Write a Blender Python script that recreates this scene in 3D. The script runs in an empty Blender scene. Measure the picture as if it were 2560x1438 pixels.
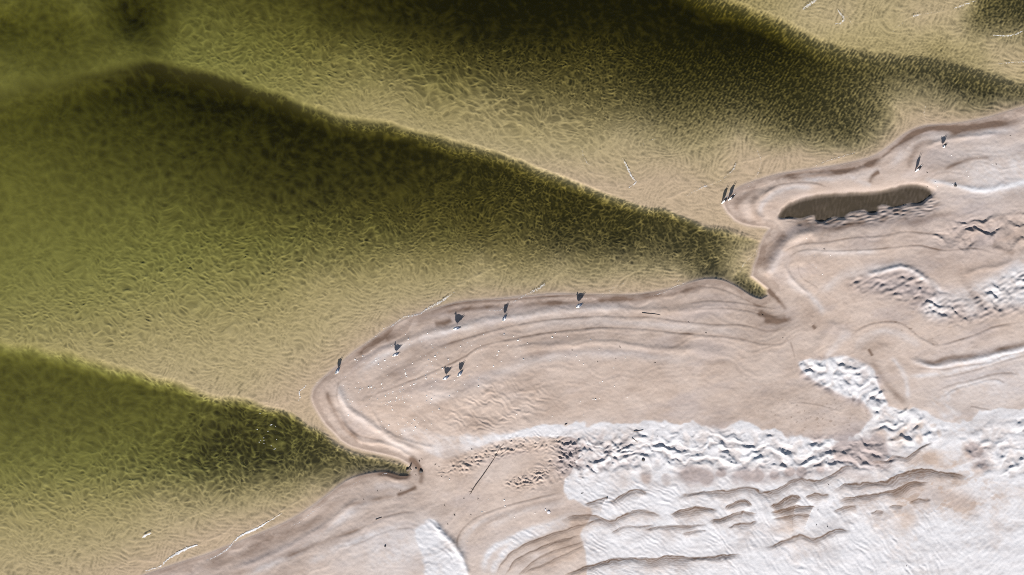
import bpy, bmesh, math, random
import numpy as np
from mathutils import Vector, Matrix

# ------------------------------------------------------------------ camera, sky, sun, exposure
S = 0.035                                   # metres per photograph pixel on the ground
scn = bpy.context.scene
COL = scn.collection
cam_d = bpy.data.cameras.new('drone_camera')
cam = bpy.data.objects.new('drone_camera', cam_d); COL.objects.link(cam)
cam.location = (0, 0, 62.0); cam.rotation_euler = (0, 0, 0)
cam_d.sensor_width = 36.0
cam_d.lens = 36.0 * 62.0 / (2560 * S)
cam_d.clip_end = 3000.0
scn.camera = cam

EL, AZ = math.radians(26), math.radians(187)     # sun low in the south, slightly west
world = bpy.data.worlds.new('World'); scn.world = world; world.use_nodes = True
wn = world.node_tree.nodes; wl = world.node_tree.links
bg = wn['Background']
sky = wn.new('ShaderNodeTexSky'); sky.sky_type = 'NISHITA'; sky.sun_disc = False
sky.sun_elevation = EL; sky.sun_rotation = AZ
wl.new(sky.outputs[0], bg.inputs[0]); bg.inputs[1].default_value = 0.05
sun_d = bpy.data.lights.new('sun', 'SUN'); sun_d.energy = 5.0; sun_d.angle = math.radians(0.5)
sun_d.color = (1.0, 0.965, 0.93)
sun = bpy.data.objects.new('sun', sun_d); COL.objects.link(sun)
sdir = Vector((math.sin(AZ) * math.cos(EL), math.cos(AZ) * math.cos(EL), math.sin(EL)))
sun.rotation_euler = (-sdir).to_track_quat('-Z', 'Y').to_euler()
vs = scn.view_settings
vs.view_transform = 'Standard'; vs.look = 'None'; vs.gamma = 1.0; vs.use_curve_mapping = False
vs.exposure = 0.74
scn.cycles.use_denoising = False; scn.cycles.filter_width = 1.0; scn.cycles.max_bounces = 6

# ------------------------------------------------------------------ small helpers
def W(px, py):
    return (px - 1280) * S, (719 - py) * S

def tag(o, label=None, cat=None, group=None, kind=None):
    if label: o['label'] = label
    if cat: o['category'] = cat
    if group: o['group'] = group
    if kind: o['kind'] = kind
    return o

def mat(name, rgb, rough=0.7, noise=0.15, scale=40.0, spec=0.3):
    m = bpy.data.materials.new(name); m.use_nodes = True
    n = m.node_tree.nodes; l = m.node_tree.links
    b = n['Principled BSDF']; b.inputs['Roughness'].default_value = rough
    b.inputs['Specular IOR Level'].default_value = spec
    t = n.new('ShaderNodeTexNoise'); t.inputs['Scale'].default_value = scale
    tc = n.new('ShaderNodeTexCoord'); l.new(tc.outputs['Object'], t.inputs['Vector'])
    r = n.new('ShaderNodeMapRange'); r.inputs[3].default_value = 1 - noise; r.inputs[4].default_value = 1 + noise
    l.new(t.outputs['Fac'], r.inputs[0])
    v = n.new('ShaderNodeVectorMath'); v.operation = 'SCALE'; v.inputs[0].default_value = rgb
    l.new(r.outputs[0], v.inputs['Scale']); l.new(v.outputs[0], b.inputs['Base Color'])
    return m

# ------------------------------------------------------------------ terrain fields (computed on a metric grid)
G = 2.0; X0, X1, Y0, Y1 = -300, 2860, -300, 1740
xs = np.arange(X0, X1 + 1, G, dtype=np.float32); ys = np.arange(Y0, Y1 + 1, G, dtype=np.float32)
NX, NY = len(xs), len(ys)
PX, PY = np.meshgrid(xs, ys)
KX = np.fft.rfftfreq(NX, G)[None, :].astype(np.float32); KY = np.fft.fftfreq(NY, G)[:, None].astype(np.float32)

def nz(seed, l1, l2=None, ang=0.0, bw=0.45):
    """band-limited noise, wavelength l1 along ang (degrees, photo axes), l2 across"""
    l2 = l2 or l1
    w = np.random.default_rng(seed).standard_normal((NY, NX), dtype=np.float32)
    c, s = math.cos(math.radians(ang)), math.sin(math.radians(ang))
    r = np.sqrt(((KX * c + KY * s) * l1) ** 2 + ((-KX * s + KY * c) * l2) ** 2)
    a = np.fft.irfft2(np.fft.rfft2(w) * np.exp(-((r - 1) / bw) ** 2), s=(NY, NX)).astype(np.float32)
    return a / a.std()

def fb(seed, lmax, lmin=4.0, beta=1.6, l2r=1.0, ang=0.0):
    """fractal noise"""
    w = np.random.default_rng(seed).standard_normal((NY, NX), dtype=np.float32)
    c, s = math.cos(math.radians(ang)), math.sin(math.radians(ang))
    r = np.sqrt(((KX * c + KY * s)) ** 2 + ((-KX * s + KY * c) * l2r) ** 2)
    f = 1.0 / np.maximum(r, 1.0 / lmax) ** beta * np.exp(-(r * lmin) ** 2 * 0.5)
    a = np.fft.irfft2(np.fft.rfft2(w) * f, s=(NY, NX)).astype(np.float32)
    a -= a.mean()
    return a / a.std()

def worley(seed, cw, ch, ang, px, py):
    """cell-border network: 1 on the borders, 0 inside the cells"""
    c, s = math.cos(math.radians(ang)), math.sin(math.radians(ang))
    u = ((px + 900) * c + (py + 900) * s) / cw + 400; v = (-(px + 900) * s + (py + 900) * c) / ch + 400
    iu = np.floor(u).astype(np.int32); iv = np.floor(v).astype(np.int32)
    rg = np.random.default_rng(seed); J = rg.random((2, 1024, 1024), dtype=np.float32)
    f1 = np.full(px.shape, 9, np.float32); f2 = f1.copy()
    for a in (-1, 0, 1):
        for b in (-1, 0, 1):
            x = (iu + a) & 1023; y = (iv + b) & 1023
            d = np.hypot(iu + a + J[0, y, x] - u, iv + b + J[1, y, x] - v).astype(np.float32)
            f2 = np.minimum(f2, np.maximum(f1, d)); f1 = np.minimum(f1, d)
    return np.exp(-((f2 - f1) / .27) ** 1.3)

def blur(A, sg):
    return np.fft.irfft2(np.fft.rfft2(A) * np.exp(-2 * (math.pi * sg) ** 2 * (KX ** 2 + KY ** 2)), s=(NY, NX)).astype(np.float32)

def samp(A, px, py):
    u = np.clip((px - X0) / G, 0, NX - 1.001); v = np.clip((py - Y0) / G, 0, NY - 1.001)
    i = u.astype(np.int32); j = v.astype(np.int32); fu = u - i; fv = v - j
    return (A[j, i] * (1 - fu) + A[j, i + 1] * fu) * (1 - fv) + (A[j + 1, i] * (1 - fu) + A[j + 1, i + 1] * fu) * fv

def ss(a, b, x):
    t = np.clip((x - a) / (b - a), 0, 1); return t * t * (3 - 2 * t)

def blob(cx, cy, rx, ry, ang=0, p=2):
    c, s = math.cos(math.radians(ang)), math.sin(math.radians(ang))
    dx, dy = PX - cx, PY - cy
    r = ((dx * c + dy * s) / rx) ** 2 + ((-dx * s + dy * c) / ry) ** 2
    return np.exp(-r ** (p / 2))

def rbf(samples, col):
    P = np.array([s[:2] for s in samples], float); v = np.array([s[col] for s in samples], float)
    D = np.hypot(P[:, None, 0] - P[None, :, 0], P[:, None, 1] - P[None, :, 1])
    n = len(P); A = np.zeros((n + 1, n + 1)); A[:n, :n] = D + np.eye(n) * 4; A[:n, n] = 1; A[n, :n] = 1
    w = np.linalg.solve(A, np.append(v, 0))
    st = 6; cx = PX[::st, ::st].ravel(); cy = PY[::st, ::st].ravel()
    R = np.hypot(cx[:, None] - P[None, :, 0], cy[:, None] - P[None, :, 1]) @ w[:n] + w[n]
    R = R.reshape(PX[::st, ::st].shape)
    u = np.clip(np.arange(NX) / st, 0, R.shape[1] - 1.001); q = np.clip(np.arange(NY) / st, 0, R.shape[0] - 1.001)
    i = u.astype(int); j = q.astype(int); fu = (u - i)[None, :]; fv = (q - j)[:, None]
    T = R[:, i] * (1 - fu) + R[:, i + 1] * fu
    return (T[j] * (1 - fv) + T[j + 1] * fv).astype(np.float32)

def cr(pts, step=14.0, closed=False):
    """Catmull-Rom resample"""
    P = [np.array(p, float) for p in pts]; out = []
    n = len(P)
    for k in range(n if closed else n - 1):
        if closed: a, b, c, d = P[(k - 1) % n], P[k], P[(k + 1) % n], P[(k + 2) % n]
        else: a, b, c, d = P[max(k - 1, 0)], P[k], P[k + 1], P[min(k + 2, n - 1)]
        m = max(1, int(np.hypot(*(c - b)) / step))
        for q in range(m):
            t = q / m
            out.append(0.5 * ((2 * b) + (c - a) * t + (2 * a - 5 * b + 4 * c - d) * t * t + (3 * b - a - 3 * c + d) * t ** 3))
    if not closed: out.append(P[-1])
    return np.array(out)

def pdist(P, pad):
    """local slice, distance, side (+ = south of a left-to-right line) and fraction along"""
    i0 = max(0, int((P[:, 0].min() - pad - X0) / G)); i1 = min(NX, int((P[:, 0].max() + pad - X0) / G) + 2)
    j0 = max(0, int((P[:, 1].min() - pad - Y0) / G)); j1 = min(NY, int((P[:, 1].max() + pad - Y0) / G) + 2)
    D = np.full((max(0, j1 - j0), max(0, i1 - i0)), 1e6, np.float32); Sg = np.zeros_like(D); T = np.zeros_like(D)
    L = np.hypot(*(P[1:] - P[:-1]).T); tot = max(L.sum(), 1e-3); acc = 0.0
    for k in range(len(P) - 1):
        a, b = P[k], P[k + 1]
        q0 = max(i0, int((min(a[0], b[0]) - pad - X0) / G)); q1 = min(i1, int((max(a[0], b[0]) + pad - X0) / G) + 2)
        r0 = max(j0, int((min(a[1], b[1]) - pad - Y0) / G)); r1 = min(j1, int((max(a[1], b[1]) + pad - Y0) / G) + 2)
        if q1 > q0 and r1 > r0 and L[k] > 1e-6:
            x = PX[r0:r1, q0:q1] - a[0]; y = PY[r0:r1, q0:q1] - a[1]; dx, dy = b - a
            t = np.clip((x * dx + y * dy) / L[k] ** 2, 0, 1)
            d = np.hypot(x - t * dx, y - t * dy)
            sl = (slice(r0 - j0, r1 - j0), slice(q0 - i0, q1 - i0))
            m = d < D[sl]
            D[sl] = np.where(m, d, D[sl]); Sg[sl] = np.where(m, np.sign(dx * y - dy * x), Sg[sl])
            T[sl] = np.where(m, (acc + t * L[k]) / tot, T[sl])
        acc += L[k]
    return (slice(j0, j1), slice(i0, i1)), D, Sg, T

def inside(P):
    M = np.zeros((NY, NX), bool)
    Q = np.vstack([P, P[:1]])
    for k in range(len(P)):
        (ax, ay), (bx, by) = Q[k], Q[k + 1]
        if ay == by: continue
        lo, hi = min(ay, by), max(ay, by)
        rows = np.where((ys >= lo) & (ys < hi))[0]
        if len(rows) == 0: continue
        xc = ax + (ys[rows] - ay) * (bx - ax) / (by - ay)
        M[rows] ^= xs[None, :] < xc[:, None]
    return M

def poly(pts, soft, smooth=True):
    P = cr(pts, 16, True) if smooth else np.array(pts, float)
    return blur(inside(P).astype(np.float32), soft)

# ---- shoreline, land polygon
SHORE = [(-700,1760),(-100,1600),(200,1500),(350,1442),(440,1410),(520,1385),(620,1345),(700,1312),(760,1280),(815,1240),(850,1212),(880,1195),
 (920,1184),(965,1180),(1000,1190),(1022,1190),(1030,1176),(1022,1160),(1000,1147),(960,1136),(905,1124),(872,1113),(852,1100),(838,1084),
 (815,1062),(799,1038),(785,1014),(779,994),(783,974),(801,952),(827,929),(848,912),(885,880),(930,850),(975,818),(1015,797),(1060,780),
 (1110,765),(1160,754),(1250,747),(1310,741),(1380,735),(1440,736),(1530,738),(1600,735),(1680,722),(1725,706),(1765,697),(1805,700),
 (1845,718),(1875,738),(1903,748),(1921,739),(1920,722),(1900,706),(1880,690),(1885,665),(1895,640),(1900,615),(1912,590),(1925,572),
 (1915,568),(1870,563),(1838,550),(1820,532),(1809,514),(1811,499),(1826,483),(1852,466),(1890,452),(1950,435),(2020,424),(2100,412),(2180,392),
 (2228,362),(2262,335),(2310,315),(2380,310),(2460,296),(2560,268),(2700,235),(3200,150)]
shoreP = cr(SHORE, 14)
LANDP = np.vstack([shoreP, [[3300, 2200], [-800, 2200]]])
land = inside(LANDP)
sl, D, _, _ = pdist(shoreP, 330)
DS = np.full((NY, NX), 330.0, np.float32); DS[sl] = np.minimum(D, 330)
warp1 = fb(3, 120, 8, 1.8); warp2 = fb(4, 120, 8, 1.8)
DSs = np.where(land, DS, -DS)                 # signed: + on land

# ---- sea bed: bars and troughs, (x, y, depth m, dark detritus cover)
C1 = np.array([(-300,280),(0,212),(100,190),(200,172),(290,150),(375,142),(470,158),(560,180),(640,205),(740,245),(840,280),(940,300),(1040,320),
 (1160,355),(1260,385),(1350,420),(1450,455),(1550,487),(1650,517),(1750,546),(1830,568),(1900,585),(2000,600),(2900,700)], float)
C2 = np.array([(-300,800),(0,850),(50,858),(150,878),(250,905),(350,925),(450,958),(550,990),(640,1005),(730,1030),(790,1065),(830,1098),(880,1122),
 (950,1140),(1010,1150),(1100,1180),(2900,1500)], float)
C0 = np.array([(1500,-160),(1780,-15),(1860,5),(1950,40),(2010,70),(2060,95),(2120,114),(2200,125),(2280,128),(2330,132),(2400,152),(2480,180),(2560,200),(2900,300)], float)
U_ = [(-250,0,1.3,.2),(0,0,1.2,.2),(0,50,1.6,.35),(0,150,1.1,.12),(150,60,1.5,.35),(320,35,2.0,.8),(300,100,1.2,.2),(200,10,1.1,.15),(450,30,1.1,.2),
 (600,20,1.2,.3),(600,100,1.0,.15),(450,120,.95,.1),(700,160,.85,.1),(750,60,1.2,.3),(850,30,1.6,.6),(900,120,.9,.25),(850,220,.55,.03),
 (1000,30,1.8,.75),(1000,120,1.1,.4),(1000,220,.5,.12),(1100,300,.35,.0),(1200,30,2.1,.95),(1200,150,1.1,.6),(1200,250,.45,.2),(1300,330,.28,0),
 (1300,200,.75,.55),(1400,280,.4,.3),(1400,50,2,.85),(1500,150,1.2,.7),(1500,250,.65,.55),(1450,350,.22,.03),(1550,330,.18,.12),(1600,30,2.1,.9),
 (1650,150,1.5,.85),(1650,250,.75,.75),(1620,310,.3,.35),(1550,420,.08,0),(1700,400,.07,0),(1750,30,2.3,.9),(1850,100,2,.9),(1850,200,1.1,.85),
 (1850,280,.5,.6),(1850,340,.1,.05),(1950,60,2.2,.9),(2000,130,1.5,.9),(2000,250,.9,.85),(2000,310,.55,.75),(2000,360,.1,.1),(2100,150,1.,.8),
 (2150,220,.6,.75),(2200,280,.35,.6),(2120,325,.5,.8),(2190,325,.2,.4),(2240,262,.1,.1),(2230,200,.4,.6),(2300,160,.6,.8),(2330,205,.3,.6),
 (2400,200,.6,.85),(2400,235,.25,.6),(2480,220,.6,.85),(2500,245,.2,.5),(2560,222,.6,.85),(2560,258,.1,.1),(2750,290,.5,.7),(2280,280,.05,0),
 (2400,290,.04,0),(2100,380,.05,0),(1800,450,.04,0),(0,-250,1.4,.3),(900,-250,2,.7),(1800,-250,2.3,.9)]
X_ = [(1700,-200,.8,.3),(1900,-40,.4,.05),(2000,20,.15,0),(2100,50,.1,0),(2100,100,.25,.02),(2300,50,.08,0),(2200,115,.25,.05),(2400,80,.12,.08),
 (2350,120,.3,.2),(2450,40,.45,.55),(2480,10,.6,.75),(2560,30,.6,.8),(2420,0,.1,0),(2560,80,.2,.25),(2480,100,.12,.08),(2560,150,.08,0),
 (2440,140,.22,.1),(2300,-100,.3,.2),(2700,20,.8,.8),(2800,-200,1.2,.8)]
V_ = [(-250,300,1.5,.3),(-250,700,1.0,.05),(0,255,1.6,.35),(0,350,1.3,.2),(0,450,1.15,.08),(0,600,.95,.02),(0,750,.7,0),(0,830,.5,0),(200,205,1.9,.55),
 (200,300,1.5,.45),(200,450,1.2,.25),(200,600,.95,.03),(200,750,.65,0),(200,860,.35,0),(380,172,2.4,1.0),(400,250,1.9,.6),(400,350,1.5,.55),
 (400,500,1.1,.3),(400,650,.8,.03),(400,800,.4,0),(400,900,.2,0),(550,212,2.4,1.0),(600,300,1.9,.7),(600,450,1.4,.6),(600,600,.95,.22),
 (600,720,.55,.02),(600,850,.22,0),(600,950,.13,0),(750,272,2.2,1.0),(800,380,1.8,.75),(800,500,1.3,.68),(800,600,.85,.38),(800,700,.38,.02),
 (800,850,.13,0),(900,320,1.8,.85),(1000,400,1.7,.8),(1000,500,1.4,.6),(1000,580,.95,.55),(1000,650,.45,.08),(950,750,.17,0),(1150,400,1.5,.85),
 (1200,500,1.4,.75),(1200,580,1.0,.5),(1200,640,.4,.15),(1200,700,.16,0),(1350,450,1.3,.85),(1400,530,1.3,.85),(1400,600,.75,.75),(1400,650,.28,.3),
 (1400,700,.13,0),(1550,515,1.1,.85),(1550,580,1.,.9),(1550,640,.35,.55),(1550,690,.1,0),(1700,555,.8,.85),(1700,610,.6,.9),(1650,660,.22,.35),
 (1700,690,.08,.0),(1780,595,.6,.85),(1780,650,.5,.85),(1790,683,.4,.75),(1850,605,.25,.35),(1870,640,.06,.0),(1835,680,.15,.2),(1850,705,.4,.75),
 (1890,725,.45,.7),(1912,735,.4,.6)]
W_ = [(-250,1000,1.3,.2),(-250,1400,.3,0),(0,880,1.15,.22),(0,950,1.2,.38),(0,1100,.95,.22),(0,1200,.7,.02),(0,1300,.35,0),(0,1400,.16,0),(150,925,1.25,.28),
 (200,1050,1.05,.33),(200,1150,.85,.1),(200,1250,.45,0),(200,1350,.2,0),(350,975,1.2,.35),(400,1080,1,.3),(400,1150,.85,.38),(350,1200,.6,.2),
 (400,1260,.25,.02),(400,1330,.1,0),(500,1040,1,.5),(550,1100,1,.85),(500,1160,.85,.75),(500,1220,.42,.3),(550,1280,.12,0),(650,1055,1,.7),
 (650,1120,1,.9),(650,1190,.5,.65),(650,1240,.2,.06),(780,1100,.8,.8),(780,1160,.6,.85),(780,1210,.17,.12),(880,1150,.5,.78),(880,1182,.3,.4),
 (960,1152,.45,.78),(960,1170,.42,.7),(1000,1165,.4,.75)]
def side(C): return (PY - np.interp(PX, C[:, 0], C[:, 1]).astype(np.float32)) * 0.93
wS1 = blur(warp1, 14) * 1.4; wS2 = blur(warp2, 14) * 1.4
jit = wS1 * 3.0
s0, s1, s2 = side(C0) + jit * .6, side(C1) + jit, side(C2) + jit
w1 = np.interp(PX, [0, 400, 800, 1200, 1900], [28, 22, 16, 11, 7]).astype(np.float32)
w2 = np.interp(PX, [0, 500, 900], [12, 9, 6]).astype(np.float32)
def mixf(a, b, t): return a * (1 - t) + b * t
def bed(col, k=1.0):
    f = mixf(rbf(X_, col), rbf(U_, col), ss(-5, 16 * k, s0))
    f = np.where(s1 > -40, mixf(f, rbf(V_, col), ss(-w1 * .3, w1 * k, s1)), f)
    return np.where(s2 > -40, mixf(f, rbf(W_, col), ss(-w2 * .4, w2 * 1.3 * k, s2)), f)
depth = np.clip(bed(2, 3.2) + .05, 0.03, 3) * .6; K = np.clip(bed(3), 0, 1) ** .86
depth = depth * (1 - np.exp(-np.maximum(-DSs, 0) / 14)) + 0.012
K = K * ss(0, 14, -DSs)

# ---- bed ripples, plus the caustic light net painted into cover and relief
wx, wy = PX + wS1 * 7, PY + wS2 * 7
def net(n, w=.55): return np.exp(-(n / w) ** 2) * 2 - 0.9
isoS = net(samp(nz(11, 15, 13, 20, .5), wx, wy)); isoM = net(samp(nz(12, 26, 22, 30, .5), wx, wy)); isoL = nz(13, 44, 34, 40, .6)
up = net(samp(nz(14, 60, 27, 38, .35), wx, wy), .5)
rt = nz(15, 28, 8, -58, .45) + .5 * nz(16, 14, 8, -40, .5)
fineA = samp(nz(17, 44, 9, -65, .2), wx, wy); fineB = samp(nz(18, 48, 9, 6, .2), wx, wy)
mUp = blob(1290, 300, 420, 95, 24, 4); mRt = ss(1500, 1750, PX) * ss(520, 420, PY + 0 * PX)
mShal = ss(.27, .08, depth)
mDeep = ss(.55, .95, depth + (700 - PX) * .0004)
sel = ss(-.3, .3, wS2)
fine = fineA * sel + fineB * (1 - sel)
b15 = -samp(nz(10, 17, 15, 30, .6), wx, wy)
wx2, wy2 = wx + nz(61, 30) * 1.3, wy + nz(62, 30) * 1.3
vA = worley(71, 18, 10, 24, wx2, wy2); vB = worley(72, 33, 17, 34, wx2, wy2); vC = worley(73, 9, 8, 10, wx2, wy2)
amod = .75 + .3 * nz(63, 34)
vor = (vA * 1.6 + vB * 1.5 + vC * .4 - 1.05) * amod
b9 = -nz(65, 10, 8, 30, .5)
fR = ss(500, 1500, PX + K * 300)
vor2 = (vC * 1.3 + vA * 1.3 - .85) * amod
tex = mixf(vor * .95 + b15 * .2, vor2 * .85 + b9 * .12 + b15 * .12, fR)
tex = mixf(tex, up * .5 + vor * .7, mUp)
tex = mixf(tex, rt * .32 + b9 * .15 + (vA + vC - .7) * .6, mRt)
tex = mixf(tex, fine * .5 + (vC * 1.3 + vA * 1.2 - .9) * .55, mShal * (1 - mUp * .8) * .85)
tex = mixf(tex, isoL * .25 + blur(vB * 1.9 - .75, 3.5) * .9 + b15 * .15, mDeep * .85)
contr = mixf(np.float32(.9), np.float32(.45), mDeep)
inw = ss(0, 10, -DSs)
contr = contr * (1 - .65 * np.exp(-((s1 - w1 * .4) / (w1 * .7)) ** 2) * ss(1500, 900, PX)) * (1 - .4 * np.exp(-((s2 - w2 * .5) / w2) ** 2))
cover = np.clip(K * .97 + .14 - tex * contr * (.37 + .16 * np.sqrt(K)) * (.75 + .25 * ss(.02, .12, depth)), 0, 1) * inw  # detritus cover with the bright caustic net of refracted light painted in
bedz = tex * (.013 + .014 * ss(.06, .5, depth)) * contr * inw * (.35 + .65 * ss(0.0, .08, depth))

CAUSTIC_LINES = [(3,1,[(1060,775),(1115,737),(1160,705),(1200,685),(1250,665),(1310,645)]),(2.5,.8,[(1364,706),(1400,685),(1440,652)]),(2.5,.8,[(1535,706),(1580,682),(1620,668),(1680,680),(1700,690)]),
 (3,.8,[(808,830),(800,850),(795,875)]),(2.5,.6,[(860,785),(820,800),(808,830)]),(2.5,.5,[(715,830),(708,870),(712,900)]),(2.5,.6,[(1000,735),(1000,760),(1005,790)]),
 (2.5,.7,[(1440,370),(1452,400),(1470,425),(1510,445)]),(2.5,.6,[(1640,395),(1645,415),(1660,435)]),(2.5,.8,[(1715,490),(1770,463),(1800,445),(1840,410),(1900,395),(1935,375)]),
 (3,.7,[(1700,380),(1740,370),(1780,345)]),(2,.5,[(1893,370),(1903,395),(1898,430),(1875,467)]),(2.5,.8,[(2040,417),(2100,395),(2150,378),(2200,355)]),(2,.6,[(2315,262),(2312,285),(2318,305),(2345,312)]),
 (2,.6,[(2350,290),(2380,280),(2370,300)]),(2,.5,[(2130,60),(2180,50),(2240,45)]),(2,.6,[(2150,45),(2130,20),(2120,-10)]),(2,.6,[(2225,85),(2260,50),(2300,37),(2350,30),(2400,12)]),(2,.5,[(2300,37),(2290,10)]),
 (2.5,.6,[(2400,118),(2460,100),(2510,88),(2560,74)]),(2,.6,[(2100,75),(2150,88),(2230,95)]),(2.5,.7,[(1780,30),(1850,35)]),(2,.6,[(2003,22),(2060,45),(2110,60)]),
 (2.5,.8,[(360,1345),(420,1318),(480,1290),(540,1265)]),(2.5,.8,[(500,1360),(560,1330),(600,1300)]),(2.5,.9,[(584,1352),(660,1305),(720,1270),(780,1235)]),(2.5,.7,[(270,1438),(330,1405),(416,1401)]),
 (2.5,.7,[(1868,650),(1885,630),(1893,605)]),(2.2,.7,[(1150,845),(1100,850)]),(2.2,.6,[(640,1000),(700,1010),(740,1000)]),(2.5,.7,[(1730,470),(1700,485),(1650,500)]),(2,.5,[(450,870),(500,905),(590,940)]),
 (2.2,.6,[(560,850),(620,880),(690,905),(740,930)]),(2.2,.6,[(300,830),(380,870),(470,920)]),(2.2,.6,[(1500,690),(1560,660),(1640,665)]),(2.2,.6,[(880,740),(930,700),(980,672)])]
hl = np.zeros((NY, NX), np.float32)  # bright lines of wave-focused light, painted by thinning the dark cover
for w_, a_, pts in CAUSTIC_LINES:
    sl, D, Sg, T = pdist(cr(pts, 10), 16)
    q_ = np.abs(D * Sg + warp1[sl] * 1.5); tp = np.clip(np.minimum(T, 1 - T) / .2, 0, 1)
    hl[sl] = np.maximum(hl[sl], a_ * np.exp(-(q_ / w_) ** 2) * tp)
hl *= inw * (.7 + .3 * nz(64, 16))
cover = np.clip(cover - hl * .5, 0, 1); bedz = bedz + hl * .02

# ---- land: relief, damp stains, dry white sand
Z = np.zeros((NY, NX), np.float32); stain = np.zeros_like(Z); dry = np.zeros_like(Z)
dl = np.maximum(DSs, 0)
zl = .006 + .34 * (1 - np.exp(-(dl / 110) ** 1.5)) + .0011 * dl ** .8
lam = np.interp(dl + wS1 * 9, np.arange(0, 420, 7), np.cumsum(np.random.default_rng(5).standard_normal(60)) * .15 + np.random.default_rng(6).standard_normal(60)).astype(np.float32)
POOL = [(1943,545),(1949,524),(1969,508),(2002,495),(2040,486),(2090,481),(2150,479),(2204,474),(2240,465),(2275,459),(2315,463),(2336,477),(2326,494),(2288,508),
 (2240,514),(2204,518),(2137,530),(2100,540),(2060,549),(2010,546),(1969,548)]
pool = poly(POOL, 3); pool = samp(pool, PX + nz(67, 20) * 1.5, PY + (nz(66, 60, 34, -10) * 4.5 - 1) * ss(485, 535, PY + (PX - 2140) * .12))
FT = {}
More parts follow.
